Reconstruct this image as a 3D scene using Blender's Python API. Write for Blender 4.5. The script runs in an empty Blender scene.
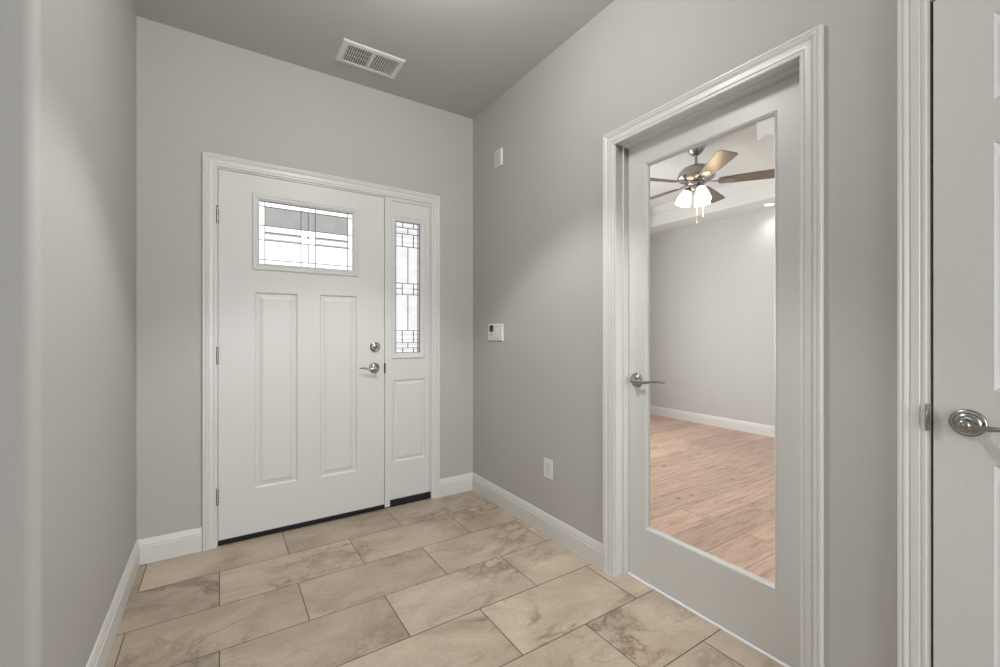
import bpy, bmesh, math
from mathutils import Vector, Matrix

S = bpy.context.scene
COL = S.collection
PI = math.pi

# ------------------------------------------------------------------ camera
cam_d = bpy.data.cameras.new('camera')
cam_d.sensor_width = 36.0
cam_d.lens = 432.05 / 1000 * 36.0
cam_d.shift_y = -0.00102
cam_d.clip_start = 0.02
cam = bpy.data.objects.new('camera', cam_d)
COL.objects.link(cam)
cam.location = (-1.5816, -2.8077, 1.165)
cam.rotation_euler = (PI / 2, 0, -math.radians(32.973))
S.camera = cam

# ------------------------------------------------------------------ world, colour management
W = bpy.data.worlds.new('overcast_sky')
S.world = W
W.use_nodes = True
bg = W.node_tree.nodes['Background']
bg.inputs[0].default_value = (0.98, 0.99, 1.0, 1)
bg.inputs[1].default_value = 1.7
S.view_settings.view_transform = 'Standard'
S.view_settings.look = 'None'
S.view_settings.gamma = 1.0
S.view_settings.use_curve_mapping = False
S.view_settings.exposure = 0.0
S.cycles.use_denoising = True
S.cycles.max_bounces = 10
S.cycles.diffuse_bounces = 6
S.cycles.transparent_max_bounces = 12
S.cycles.sample_clamp_indirect = 6.0
S.cycles.caustics_reflective = True
S.cycles.caustics_refractive = False


def area(name, loc, rot, sx, sy, power, color=(1, 1, 1)):
    l = bpy.data.lights.new(name, 'AREA')
    l.shape = 'RECTANGLE'
    l.size, l.size_y, l.energy, l.color = sx, sy, power, color
    o = bpy.data.objects.new(name, l)
    COL.objects.link(o)
    o.location, o.rotation_euler = loc, rot
    return o


# daylight entering by the windows (behind the camera, and the study's own window), plus added passage fill
area('daylight_rear_window', (-0.97, -6.38, 1.30), (PI / 2, 0, 0), 1.5, 2.1, 88, (0.93, 0.97, 1.0))
area('passage_fill', (-4.9, -1.92, 1.35), (PI / 2, 0, -PI / 2), 0.8, 1.6, 15, (0.93, 0.97, 1.0))  # added fill for the glass door; the passage end has no window
area('daylight_study_window', (1.25, 1.19, 1.40), (PI / 2, 0, PI), 1.8, 1.5, 57, (0.88, 0.95, 1.0))


CANS = (96.0, 5.0)        # the recessed hall downlight, then the one added behind the camera
HALL_FILL = 22.5           # added fill lamp, unseen, built as a ceiling fixture

# ------------------------------------------------------------------ materials
def nt(name):
    m = bpy.data.materials.new(name)
    m.use_nodes = True
    t = m.node_tree
    return m, t, t.nodes['Principled BSDF']


def N(t, kind, **kw):
    n = t.nodes.new(kind)
    for k, v in kw.items():
        if k in n.inputs.keys():
            n.inputs[k].default_value = v
        else:
            setattr(n, k, v)
    return n


def paint(name, col, rough=0.55, bump=0.0, scale=90.0, detail=3.0, spec=0.35):
    m, t, b = nt(name)
    b.inputs['Base Color'].default_value = (*col, 1)
    b.inputs['Roughness'].default_value = rough
    b.inputs['Specular IOR Level'].default_value = spec
    if bump:
        tc = N(t, 'ShaderNodeTexCoord')
        n = N(t, 'ShaderNodeTexNoise', Scale=scale, Detail=detail)
        bp = N(t, 'ShaderNodeBump', Strength=bump, Distance=0.004)
        t.links.new(tc.outputs['Object'], n.inputs['Vector'])
        t.links.new(n.outputs['Fac'], bp.inputs['Height'])
        t.links.new(bp.outputs['Normal'], b.inputs['Normal'])
    return m


def metal(name, col, rough):
    m, t, b = nt(name)
    b.inputs['Base Color'].default_value = (*col, 1)
    b.inputs['Metallic'].default_value = 1.0
    b.inputs['Roughness'].default_value = rough
    return m


def emit(name, col, strength):
    m, t, b = nt(name)
    b.inputs['Base Color'].default_value = (0.9, 0.88, 0.84, 1)
    b.inputs['Roughness'].default_value = 0.4
    b.inputs['Emission Color'].default_value = (*col, 1)
    b.inputs['Emission Strength'].default_value = strength
    return m


def glass(name, tint, gloss=0.05, reeds=0.0, freq=60.0, axis='X'):
    m = bpy.data.materials.new(name)
    m.use_nodes = True
    t = m.node_tree
    t.nodes.clear()
    out = N(t, 'ShaderNodeOutputMaterial')
    mix = N(t, 'ShaderNodeMixShader')
    tr = N(t, 'ShaderNodeBsdfTransparent')
    gl = N(t, 'ShaderNodeBsdfGlossy', Roughness=0.03)
    lw = N(t, 'ShaderNodeLayerWeight', Blend=0.5)                  # Schlick's reflectance from 1 - cos, the same on both faces
    pw = N(t, 'ShaderNodeMath', operation='POWER')
    pw.inputs[1].default_value = 5.0
    mul = N(t, 'ShaderNodeMath', operation='MULTIPLY_ADD')
    mul.inputs[1].default_value = 0.96 * gloss
    mul.inputs[2].default_value = 0.04 * gloss
    t.links.new(lw.outputs['Facing'], pw.inputs[0])
    t.links.new(pw.outputs[0], mul.inputs[0])
    t.links.new(mul.outputs[0], mix.inputs[0])
    tr.inputs[0].default_value = (*tint, 1)
    if reeds:
        tc = N(t, 'ShaderNodeTexCoord')
        wv = N(t, 'ShaderNodeTexWave', Scale=freq, Distortion=0.4, Detail=1.0)
        wv.bands_direction = axis
        ns = N(t, 'ShaderNodeTexNoise', Scale=14.0, Detail=2.0)
        add = N(t, 'ShaderNodeMath', operation='MULTIPLY_ADD')
        add.inputs[1].default_value = 0.5
        rmp = N(t, 'ShaderNodeMixRGB')
        rmp.inputs[1].default_value = (*[c * (1 - reeds) for c in tint], 1)
        rmp.inputs[2].default_value = (*tint, 1)
        t.links.new(tc.outputs['Object'], wv.inputs['Vector'])
        t.links.new(tc.outputs['Object'], ns.inputs['Vector'])
        t.links.new(wv.outputs['Fac'], add.inputs[0])
        t.links.new(ns.outputs['Fac'], add.inputs[2])
        t.links.new(add.outputs[0], rmp.inputs[0])
        t.links.new(rmp.outputs[0], tr.inputs[0])
    t.links.new(tr.outputs[0], mix.inputs[1])
    t.links.new(gl.outputs[0], mix.inputs[2])
    t.links.new(mix.outputs[0], out.inputs[0])
    return m


def ramp(t, stops):
    r = N(t, 'ShaderNodeValToRGB')
    e = r.color_ramp.elements
    e[0].position, e[0].color = stops[0][0], (*stops[0][1], 1)
    e[1].position, e[1].color = stops[-1][0], (*stops[-1][1], 1)
    for p, c in stops[1:-1]:
        x = e.new(p)
        x.color = (*c, 1)
    return r


TW, TH = 0.613, 0.311


def tile_material():
    m, t, b = nt('travertine_look_tile')
    L = t.links.new
    tc = N(t, 'ShaderNodeTexCoord')
    mp = N(t, 'ShaderNodeMapping')
    mp.inputs['Location'].default_value = (0.05 + TW / 2 + 168 * TW, 0.301 + 236 * TH, 0)
    L(tc.outputs['Object'], mp.inputs['Vector'])
    br = N(t, 'ShaderNodeTexBrick', Scale=1.0)
    br.offset, br.offset_frequency, br.squash = 0.5, 2, 1.0
    br.inputs['Color1'].default_value = (0, 0, 0, 1)
    br.inputs['Color2'].default_value = (1, 1, 1, 1)
    br.inputs['Mortar'].default_value = (0.5, 0.5, 0.5, 1)
    br.inputs['Mortar Size'].default_value = 0.0022
    br.inputs['Mortar Smooth'].default_value = 0.15
    br.inputs['Brick Width'].default_value = TW
    br.inputs['Row Height'].default_value = TH
    L(mp.outputs[0], br.inputs['Vector'])
    rnd = N(t, 'ShaderNodeMath', operation='MULTIPLY')
    rnd.inputs[1].default_value = 29.0
    L(br.outputs['Color'], rnd.inputs[0])
    # broad clouding, stretched along the tile
    mp2 = N(t, 'ShaderNodeMapping')
    mp2.inputs['Scale'].default_value = (0.62, 1.0, 1.0)
    mp2.inputs['Rotation'].default_value = (0, 0, 0.25)
    L(tc.outputs['Object'], mp2.inputs['Vector'])
    cl = N(t, 'ShaderNodeTexNoise', noise_dimensions='4D', Scale=4.2, Detail=5.0, Roughness=0.58, Distortion=0.9)
    L(mp2.outputs[0], cl.inputs['Vector'])
    L(rnd.outputs[0], cl.inputs['W'])
    base = ramp(t, [(0.26, (0.31, 0.25, 0.19)), (0.45, (0.41, 0.338, 0.265)), (0.58, (0.47, 0.395, 0.315)), (0.78, (0.55, 0.475, 0.39))])
    L(cl.outputs['Fac'], base.inputs[0])
    # veins: thin ridge of a warped noise, only where a second mask allows
    vn = N(t, 'ShaderNodeTexNoise', noise_dimensions='4D', Scale=3.0, Detail=6.0, Roughness=0.62, Distortion=1.6)
    L(mp2.outputs[0], vn.inputs['Vector'])
    L(rnd.outputs[0], vn.inputs['W'])
    s1 = N(t, 'ShaderNodeMath', operation='SUBTRACT')
    s1.inputs[1].default_value = 0.5
    L(vn.outputs['Fac'], s1.inputs[0])
    ab = N(t, 'ShaderNodeMath', operation='ABSOLUTE')
    L(s1.outputs[0], ab.inputs[0])
    vr = ramp(t, [(0.0, (1, 1, 1)), (0.012, (0.55, 0.55, 0.55)), (0.05, (0, 0, 0))])
    L(ab.outputs[0], vr.inputs[0])
    mk = N(t, 'ShaderNodeTexNoise', noise_dimensions='4D', Scale=2.2, Detail=2.0)
    L(tc.outputs['Object'], mk.inputs['Vector'])
    L(rnd.outputs[0], mk.inputs['W'])
    mr = ramp(t, [(0.46, (0, 0, 0)), (0.62, (0.85, 0.85, 0.85))])
    L(mk.outputs['Fac'], mr.inputs[0])
    mm = N(t, 'ShaderNodeMath', operation='MULTIPLY')
    L(vr.outputs[0], mm.inputs[0])
    L(mr.outputs[0], mm.inputs[1])
    mx = N(t, 'ShaderNodeMixRGB')
    mx.inputs[2].default_value = (0.17, 0.115, 0.078, 1)
    L(mm.outputs[0], mx.inputs[0])
    L(base.outputs[0], mx.inputs[1])
    # fine grain
    fg = N(t, 'ShaderNodeTexNoise', Scale=60.0, Detail=3.0)
    L(tc.outputs['Object'], fg.inputs['Vector'])
    fr = ramp(t, [(0.3, (0.88, 0.88, 0.88)), (0.7, (1.06, 1.06, 1.06))])
    L(fg.outputs['Fac'], fr.inputs[0])
    mf = N(t, 'ShaderNodeMixRGB', blend_type='MULTIPLY')
    mf.inputs[0].default_value = 0.6
    L(mx.outputs[0], mf.inputs[1])
    L(fr.outputs[0], mf.inputs[2])
    # per tile tone
    tone = ramp(t, [(0.0, (0.80, 0.79, 0.78)), (1.0, (1.30, 1.28, 1.255))])
    L(br.outputs['Color'], tone.inputs[0])
    mt = N(t, 'ShaderNodeMixRGB', blend_type='MULTIPLY')
    mt.inputs[0].default_value = 1.0
    L(mf.outputs[0], mt.inputs[1])
    L(tone.outputs[0], mt.inputs[2])
    gm = N(t, 'ShaderNodeMixRGB')
    gm.inputs[2].default_value = (0.10, 0.072, 0.05, 1)
    L(br.outputs['Fac'], gm.inputs[0])
    L(mt.outputs[0], gm.inputs[1])
    L(gm.outputs[0], b.inputs['Base Color'])
    b.inputs['Roughness'].default_value = 0.42
    b.inputs['Specular IOR Level'].default_value = 0.35
    iv = N(t, 'ShaderNodeMath', operation='SUBTRACT')
    iv.inputs[0].default_value = 1.0
    L(br.outputs['Fac'], iv.inputs[1])
    bp = N(t, 'ShaderNodeBump', Strength=0.5, Distance=0.002)
    L(iv.outputs[0], bp.inputs['Height'])
    L(bp.outputs[0], b.inputs['Normal'])
    return m


def wood_floor_material():
    m, t, b = nt('oak_plank_flooring')
    L = t.links.new
    tc = N(t, 'ShaderNodeTexCoord')
    mp = N(t, 'ShaderNodeMapping')
    mp.inputs['Location'].default_value = (50.35, 1.27 + 0.206 * 200, 0)
    L(tc.outputs['Object'], mp.inputs['Vector'])
    br = N(t, 'ShaderNodeTexBrick', Scale=1.0)
    br.offset, br.offset_frequency, br.squash = 0.37, 2, 1.0
    br.inputs['Color1'].default_value = (0, 0, 0, 1)
    br.inputs['Color2'].default_value = (1, 1, 1, 1)
    br.inputs['Mortar'].default_value = (0.5, 0.5, 0.5, 1)
    br.inputs['Mortar Size'].default_value = 0.0016
    br.inputs['Mortar Smooth'].default_value = 0.3
    br.inputs['Brick Width'].default_value = 1.15
    br.inputs['Row Height'].default_value = 0.206
    L(mp.outputs[0], br.inputs['Vector'])
    rnd = N(t, 'ShaderNodeMath', operation='MULTIPLY')
    rnd.inputs[1].default_value = 53.0
    L(br.outputs['Color'], rnd.inputs[0])
    mp2 = N(t, 'ShaderNodeMapping')
    mp2.inputs['Scale'].default_value = (1.4, 11.0, 1.0)
    L(tc.outputs['Object'], mp2.inputs['Vector'])
    gr = N(t, 'ShaderNodeTexNoise', noise_dimensions='4D', Scale=3.2, Detail=6.0, Roughness=0.6, Distortion=0.6)
    L(mp2.outputs[0], gr.inputs['Vector'])
    L(rnd.outputs[0], gr.inputs['W'])
    base = ramp(t, [(0.25, (0.37, 0.225, 0.16)), (0.46, (0.61, 0.42, 0.325)), (0.72, (0.76, 0.555, 0.445))])
    L(gr.outputs['Fac'], base.inputs[0])
    tone = ramp(t, [(0.0, (0.84, 0.83, 0.85)), (0.5, (0.97, 0.97, 0.97)), (1.0, (1.08, 1.07, 1.05))])
    L(br.outputs['Color'], tone.inputs[0])
    mt = N(t, 'ShaderNodeMixRGB', blend_type='MULTIPLY')
    mt.inputs[0].default_value = 1.0
    L(base.outputs[0], mt.inputs[1])
    L(tone.outputs[0], mt.inputs[2])
    # knots
    mp3 = N(t, 'ShaderNodeMapping')
    mp3.inputs['Scale'].default_value = (1.0, 1.9, 1.0)
    L(tc.outputs['Object'], mp3.inputs['Vector'])
    kv = N(t, 'ShaderNodeTexVoronoi', Scale=2.6)
    L(mp3.outputs[0], kv.inputs['Vector'])
    kr = ramp(t, [(0.0, (0.85, 0.85, 0.85)), (0.045, (0.5, 0.5, 0.5)), (0.10, (0, 0, 0))])
    L(kv.outputs['Distance'], kr.inputs[0])
    km = N(t, 'ShaderNodeMixRGB')
    km.inputs[2].default_value = (0.10, 0.05, 0.035, 1)
    L(kr.outputs[0], km.inputs[0])
    L(mt.outputs[0], km.inputs[1])
    gm = N(t, 'ShaderNodeMixRGB')
    gm.inputs[2].default_value = (0.09, 0.045, 0.028, 1)
    L(br.outputs['Fac'], gm.inputs[0])
    L(km.outputs[0], gm.inputs[1])
    L(gm.outputs[0], b.inputs['Base Color'])
    b.inputs['Roughness'].default_value = 0.38
    b.inputs['Specular IOR Level'].default_value = 0.4
    bp = N(t, 'ShaderNodeBump', Strength=0.25, Distance=0.002)
    L(gr.outputs['Fac'], bp.inputs['Height'])
    L(bp.outputs[0], b.inputs['Normal'])
    return m


def grain_paint(name, col, rough, scale, stretch, strength):
    """white paint over a moulded wood-grain skin"""
    m, t, b = nt(name)
    L = t.links.new
    b.inputs['Base Color'].default_value = (*col, 1)
    b.inputs['Roughness'].default_value = rough
    b.inputs['Specular IOR Level'].default_value = 0.4
    tc = N(t, 'ShaderNodeTexCoord')
    mp = N(t, 'ShaderNodeMapping')
    mp.inputs['Scale'].default_value = stretch
    n = N(t, 'ShaderNodeTexNoise', Scale=scale, Detail=4.0, Distortion=1.2)
    bp = N(t, 'ShaderNodeBump', Strength=strength, Distance=0.002)
    L(tc.outputs['Object'], mp.inputs['Vector'])
    L(mp.outputs[0], n.inputs['Vector'])
    L(n.outputs['Fac'], bp.inputs['Height'])
    L(bp.outputs[0], b.inputs['Normal'])
    return m


def blade_material():
    m, t, b = nt('walnut_fan_blade')
    L = t.links.new
    tc = N(t, 'ShaderNodeTexCoord')
    mp = N(t, 'ShaderNodeMapping')
    mp.inputs['Scale'].default_value = (2.0, 26.0, 2.0)
    n = N(t, 'ShaderNodeTexNoise', Scale=3.0, Detail=4.0)
    r = ramp(t, [(0.3, (0.11, 0.078, 0.058)), (0.7, (0.20, 0.15, 0.118))])
    L(tc.outputs['Object'], mp.inputs['Vector'])
    L(mp.outputs[0], n.inputs['Vector'])
    L(n.outputs['Fac'], r.inputs[0])
    L(r.outputs[0], b.inputs['Base Color'])
    b.inputs['Roughness'].default_value = 0.4
    return m


M = dict(
    wall=paint('greige_wall_paint', (0.455, 0.445, 0.425), 0.6, 0.10, 55, 4),
    ceil=paint('greige_ceiling_paint', (0.49, 0.48, 0.455), 0.8, 0.12, 60, 4),
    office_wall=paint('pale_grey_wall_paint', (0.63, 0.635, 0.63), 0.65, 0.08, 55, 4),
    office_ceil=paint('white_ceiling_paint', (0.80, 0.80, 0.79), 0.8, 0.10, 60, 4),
    trim=paint('white_semi_gloss_trim', (0.645, 0.64, 0.62), 0.32, 0, spec=0.45),
    study_trim=paint('lit_white_trim', (0.84, 0.84, 0.83), 0.35),  # same white trim paint, colour lifted to stand in for stronger light
    door=grain_paint('white_entry_door_paint', (0.645, 0.64, 0.62), 0.42, 9.0, (14, 14, 1.2), 0.06),
    french=paint('white_french_door_paint', (0.625, 0.62, 0.60), 0.35, 0, spec=0.45),
    closet=grain_paint('white_grained_door_paint', (0.625, 0.62, 0.60), 0.45, 7.0, (30, 30, 1.5), 0.22),
    plastic=paint('white_plastic', (0.72, 0.72, 0.70), 0.4),
    insert=paint('outlet_insert_plastic', (0.62, 0.62, 0.60), 0.35),
    shade_plastic=paint('light_grey_plastic', (0.50, 0.50, 0.48), 0.45),
    dark=paint('dark_void', (0.02, 0.02, 0.02), 0.8),
    rubber=paint('black_rubber', (0.012, 0.013, 0.016), 0.5),
    lcd=paint('dark_lcd', (0.035, 0.04, 0.06), 0.15),
    nickel=metal('satin_nickel', (0.37, 0.355, 0.33), 0.27),
    zinc=metal('dark_zinc_came', (0.10, 0.10, 0.10), 0.45),
    gap_glow=paint('door_gap_glow_paint', (0.86, 0.88, 0.92), 0.3),  # bluish white standing in for light under the glass door
    fan_metal=metal('brushed_nickel_fan', (0.36, 0.345, 0.325), 0.25),
    clear=glass('clear_glass', (0.97, 0.975, 0.97), 0.9),
    bevel=glass('clear_bevelled_glass', (0.95, 0.96, 0.96), 0.5),
    reed_dim=glass('reeded_privacy_glass', (0.56, 0.56, 0.55), 0.5, 0.12, 34.0, 'X'),
    reed=glass('reeded_light_glass', (0.80, 0.80, 0.80), 0.5, 0.16, 34.0, 'X'),
    seedy=glass('seedy_glass', (0.78, 0.78, 0.78), 0.5, 0.14, 9.0, 'Z'),
    strip=glass('grey_bevel_strip', (0.60, 0.605, 0.605), 0.5),
    lamp=emit('lit_frosted_glass', (1.0, 0.86, 0.62), 3.0),
    bowl=emit('lit_frosted_bowl', (1.0, 0.95, 0.88), 4.0),
    can=emit('lit_downlight_lens', (1.0, 0.96, 0.88), 6.0),
    white_shape=paint('plain_white', (0.88, 0.88, 0.87), 0.7),
    concrete=paint('porch_concrete', (0.42, 0.41, 0.39), 0.9, 0.3, 30),
    tile=tile_material(), wood=wood_floor_material(), blade=blade_material(),
)


# ------------------------------------------------------------------ mesh helpers
def front(u, v, d):        # back (entry) wall: u = x, v = z, d out of the wall into the hall
    return (u, -d, v)


def side(u, v, d):         # right wall: u = -y, v = z, d out of the wall into the hall
    return (-d, -u, v)


def ident(u, v, d):
    return (u, v, d)


class MB:
    def __init__(self, T=ident):
        self.bm = bmesh.new()
        self.T = T

    def v(self, *p):
        return self.bm.verts.new(self.T(*p))

    def box(self, a, b):
        (x0, y0, z0), (x1, y1, z1) = a, b
        vs = [self.v(x, y, z) for x in (x0, x1) for y in (y0, y1) for z in (z0, z1)]
        for f in ((0, 1, 3, 2), (4, 6, 7, 5), (0, 4, 5, 1), (2, 3, 7, 6), (0, 2, 6, 4), (1, 5, 7, 3)):
            self.bm.faces.new([vs[i] for i in f])
        return self

    def loops(self, rings, cap0=False, cap1=False, closed=True):
        R = [[self.v(*p) for p in r] for r in rings]
        n = len(R[0])
        for a, b in zip(R[:-1], R[1:]):
            for i in range(n if closed else n - 1):
                j = (i + 1) % n
                try:
                    self.bm.faces.new([a[i], a[j], b[j], b[i]])
                except ValueError:
                    pass
        if cap0:
            self.bm.faces.new(R[0])
        if cap1:
            self.bm.faces.new(R[-1])
        return self

    def rect_ring(self, u0, u1, v0, v1, prof, cap=False):
        """nested rectangles, prof = [(inset, d), ...]"""
        rings = [[(u0 + i, v0 + i, d), (u1 - i, v0 + i, d), (u1 - i, v1 - i, d), (u0 + i, v1 - i, d)] for i, d in prof]
        return self.loops(rings, cap1=cap)

    def slab(self, us, vs, d0, d1, holes=()):
        """rectangle us x vs with rectangular holes, thick from d0 to d1: one clean shell"""
        U = sorted(set([us[0], us[1]] + [x for h in holes for x in h[:2]]))
        V = sorted(set([vs[0], vs[1]] + [x for h in holes for x in h[2:]]))
        cache = {}

        def gv(i, j, k):
            key = (i, j, k)
            if key not in cache:
                cache[key] = self.v(U[i], V[j], (d0, d1)[k])
            return cache[key]

        def solid(i, j):
            if i < 0 or j < 0 or i >= len(U) - 1 or j >= len(V) - 1:
                return False
            cu, cv = (U[i] + U[i + 1]) / 2, (V[j] + V[j + 1]) / 2
            return not any(h[0] < cu < h[1] and h[2] < cv < h[3] for h in holes)
        for i in range(len(U) - 1):
            for j in range(len(V) - 1):
                if not solid(i, j):
                    continue
                for k in (0, 1):
                    self.bm.faces.new([gv(i, j, k), gv(i + 1, j, k), gv(i + 1, j + 1, k), gv(i, j + 1, k)])
                for (di, dj, p, q) in ((-1, 0, (i, j), (i, j + 1)), (1, 0, (i + 1, j), (i + 1, j + 1)),
                                       (0, -1, (i, j), (i + 1, j)), (0, 1, (i, j + 1), (i + 1, j + 1))):
                    if not solid(i + di, j + dj):
                        self.bm.faces.new([gv(*p, 0), gv(*q, 0), gv(*q, 1), gv(*p, 1)])
        return self

    def casing(self, u0, u1, v0, v1, prof, close=True):
        """three-sided mitred moulding round an opening; prof = [(outward, d), ...]"""
        path = [((u0, v0), (-1, 0)), ((u0, v1), (-1, 1)), ((u1, v1), (1, 1)), ((u1, v0), (1, 0))]
        rings = [[(p[0] + o[0] * t, p[1] + o[1] * t, d) for t, d in prof] for p, o in path]
        return self.loops(rings, cap0=close, cap1=close)

    def extrude(self, prof, a, b):
        """prof = [(p, q)] placed by functions a(p,q), b(p,q) at both ends"""
        return self.loops([[a(*p) for p in prof], [b(*p) for p in prof]], cap0=True, cap1=True)

    def lathe(self, prof, frame=Matrix.Identity(4), seg=32):
        """prof = [(r, h)] about the local z axis of frame"""
        rings = []
        for r, h in prof:
            ring = []
            for i in range(seg):
                a = 2 * PI * i / seg
                ring.append(tuple(frame @ Vector((r * math.cos(a), r * math.sin(a), h))))
            rings.append(ring)
        return self.loops(rings, cap0=prof[0][0] > 1e-6, cap1=prof[-1][0] > 1e-6)

    def tube(self, pts, radii, seg=12, flat=None, up=(0, 0, 1)):
        """swept ellipse; radii = [(across, along up)]"""
        pts = [Vector(p) for p in pts]
        up = Vector(up)
        rings = []
        for i, p in enumerate(pts):
            tg = (pts[min(i + 1, len(pts) - 1)] - pts[max(i - 1, 0)]).normalized()
            sx = tg.cross(up)
            sx = sx.normalized() if sx.length > 1e-5 else Vector((1, 0, 0))
            sy = sx.cross(tg).normalized()
            r = radii[i] if isinstance(radii, list) else radii
            ra, rb = r if isinstance(r, tuple) else (r, r)
            rings.append([tuple(p + sx * ra * math.cos(2 * PI * k / seg) + sy * rb * math.sin(2 * PI * k / seg)) for k in range(seg)])
        return self.loops(rings, cap0=True, cap1=True)

    def build(self, name, mat, parent=None, smooth=False, bevel=0.0, angle=35):
        bmesh.ops.remove_doubles(self.bm, verts=self.bm.verts, dist=1e-6)
        bmesh.ops.recalc_face_normals(self.bm, faces=self.bm.faces)
        me = bpy.data.meshes.new(name)
        self.bm.to_mesh(me)
        self.bm.free()
        me.materials.append(mat)
        o = bpy.data.objects.new(name, me)
        COL.objects.link(o)
        if parent:
            o.parent = parent
        if bevel:
            md = o.modifiers.new('bevel', 'BEVEL')
            md.width, md.segments, md.limit_method, md.angle_limit = bevel, 2, 'ANGLE', math.radians(40)
        if smooth:
            for p in me.polygons:
                p.use_smooth = True
            bm2 = bmesh.new()
            bm2.from_mesh(me)
            for e in bm2.edges:
                e.smooth = not (len(e.link_faces) == 2 and e.calc_face_angle(0) > math.radians(angle))
            bm2.to_mesh(me)
            bm2.free()
        return o


def tag(o, label, cat, kind=None, group=None):
    o['label'], o['category'] = label, cat
    if kind:
        o['kind'] = kind
    if group:
        o['group'] = group
    return o


def struct(o, label, cat):
    return tag(o, label, cat, 'structure')


def empty(name, loc=(0, 0, 0)):
    e = bpy.data.objects.new(name, None)
    COL.objects.link(e)
    e.location = loc
    e.empty_display_size = 0.1
    return e


def move_origin(o, p):
    """put the object's origin at p, leaving the mesh where it stands"""
    p = Vector(p)
    o.data.transform(Matrix.Translation(-p))
    o.location = p
    for c in o.children:
        c.matrix_parent_inverse = Matrix.Identity(4)


# ------------------------------------------------------------------ main measures
H = 2.752                  # ceiling
XL = -1.9315               # left wall
YR = -1.395                # where the left wall turns the corner
YB, XB = -6.5, -5.0        # the open room behind the camera
WT = 0.116                 # partition thickness

# ------------------------------------------------------------------ shell of the hall
o = MB().slab((XB, 0.098), (YB, 0.14), -0.06, 0.0).build('floor', M['tile'])
struct(o, 'beige stone-look rectangular floor tiles laid in staggered rows', 'floor')
o = MB().slab((XB - 0.1, WT), (YB - 0.1, 0.14), H, H + 0.1).build('ceiling', M['ceil'])
struct(o, 'greige painted hall ceiling', 'ceiling')

# entry wall with one opening for door and sidelight
EX0, EX1, EZ = -1.604, -0.331, 2.068
o = MB(front).slab((XL - 0.12, WT), (-0.06, H + 0.1), -0.14, 0.0, [(EX0, EX1, -0.06, EZ)]).build('wall_back', M['wall'])
struct(o, 'greige wall around the front door', 'wall')

# right wall with the glazed door's opening and the closet's opening
F0, F1, FZ = 1.382, 2.159, 2.062
K0, K1, KZ = 2.467, 3.191, 2.046
o = MB(side).slab((0.0, -YB), (-0.06, H + 0.1), -WT, 0.0,
                  [(F0 - 0.018, F1 + 0.018, -0.06, FZ + 0.018), (K0 - 0.018, K1 + 0.018, -0.06, KZ + 0.018)]).build('wall_right', M['wall'])
struct(o, 'greige wall holding the full-glass door', 'wall')

# left wall with a bullnose corner running on into a return facing the camera
R = 0.028
plan = [(XL, 0.0), (XL, YR + R)]
for i in range(1, 9):
    a = PI / 2 * i / 8
    plan.append((XL - R + R * math.cos(a), YR + R - R * math.sin(a)))
plan += [(XB, YR), (XB, YR + 0.12), (XL - 0.12, YR + 0.12), (XL - 0.12, 0.0)]
mb = MB()
mb.loops([[(x, y, -0.06) for x, y in plan], [(x, y, H + 0.1) for x, y in plan]], cap0=True, cap1=True)
o = mb.build('wall_left', M['wall'], smooth=True, angle=30)
struct(o, 'greige wall with a rounded bullnose corner, left of the front door', 'wall')

# room behind the camera (closed shell with one window)
YP = -2.45                 # far side of an unseen passage, laid out to shade the return wall
o = MB(lambda u, v, d: (u, YB - d, v)).slab((XL - 0.12, WT), (-0.06, H + 0.1), 0.0, 0.12, [(-1.72, -0.22, 0.20, 2.30)]).build('wall_rear', M['wall'])
struct(o, 'greige wall behind the camera', 'wall')
o = MB(lambda u, v, d: (XL - d, u, v)).slab((YB, YP), (-0.06, H + 0.1), 0.0, 0.12).build('wall_left.001', M['wall'])
struct(o, 'unseen greige hall wall left of the camera, added to shade the return wall', 'wall')
o = MB().slab((XB, XL - 0.12), (YP - 0.12, YP), -0.06, H + 0.1).build('wall_passage', M['wall'])
struct(o, 'greige side wall of the passage left of the camera', 'wall')
o = MB().slab((XB - 0.12, XB), (YP - 0.12, YR + 0.12), -0.06, H + 0.1).build('wall_passage_end', M['wall'])
struct(o, 'greige end wall of the passage left of the camera', 'wall')

# closet behind the panelled door
o = MB().slab((WT, 0.8), (-3.4, -2.44), 2.40, 2.44).box((0.8, -3.4, -0.06), (0.84, -2.44, 2.44)).box((WT, -3.44, -0.06), (0.84, -3.4, 2.44)) \
    .box((WT, -3.4, -0.06), (0.8, -2.44, 0.0)).build('wall_closet', M['dark'])
struct(o, 'inside of the closet behind the panelled door', 'wall')

# ------------------------------------------------------------------ study beyond the glass door
OX1, OY0, OY1 = 3.59, -2.42, 1.275
SZ, TZ, LED = 2.56, 2.80, 0.38
o = MB().slab((0.098, OX1 + 0.1), (OY0 - 0.1, OY1 + 0.1), -0.06, 0.001).build('floor_study', M['wood'])
struct(o, 'reddish oak plank floor beyond the glass door', 'floor')
o = MB(lambda u, v, d: (OX1 + d, u, v)).slab((OY0 - 0.1, OY1 + 0.1), (-0.06, 3.0), 0.0, 0.1).build('wall_study', M['office_wall'])
struct(o, 'pale grey far wall of the study', 'wall')
o = MB(lambda u, v, d: (u, OY1 + d, v)).slab((WT, OX1), (-0.06, 3.0), 0.0, 0.1, [(0.30, 2.20, 0.62, 2.18)]).build('wall_study_front', M['office_wall'])
struct(o, 'pale grey window wall of the study', 'wall')
o = MB(lambda u, v, d: (u, OY0 - d, v)).slab((WT, OX1), (-0.06, 3.0), 0.0, 0.02).build('wall_study_rear', M['office_wall'])
struct(o, 'pale grey wall of the study opposite its window', 'wall')
o = MB(lambda u, v, d: (WT + d, u, v)).slab((OY0, OY1), (-0.06, 3.0), 0.0001, 0.004, [(-F1 - 0.02, -F0 + 0.02, -0.06, FZ + 0.02)]).build('wall_study_inner', M['office_wall'])
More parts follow.
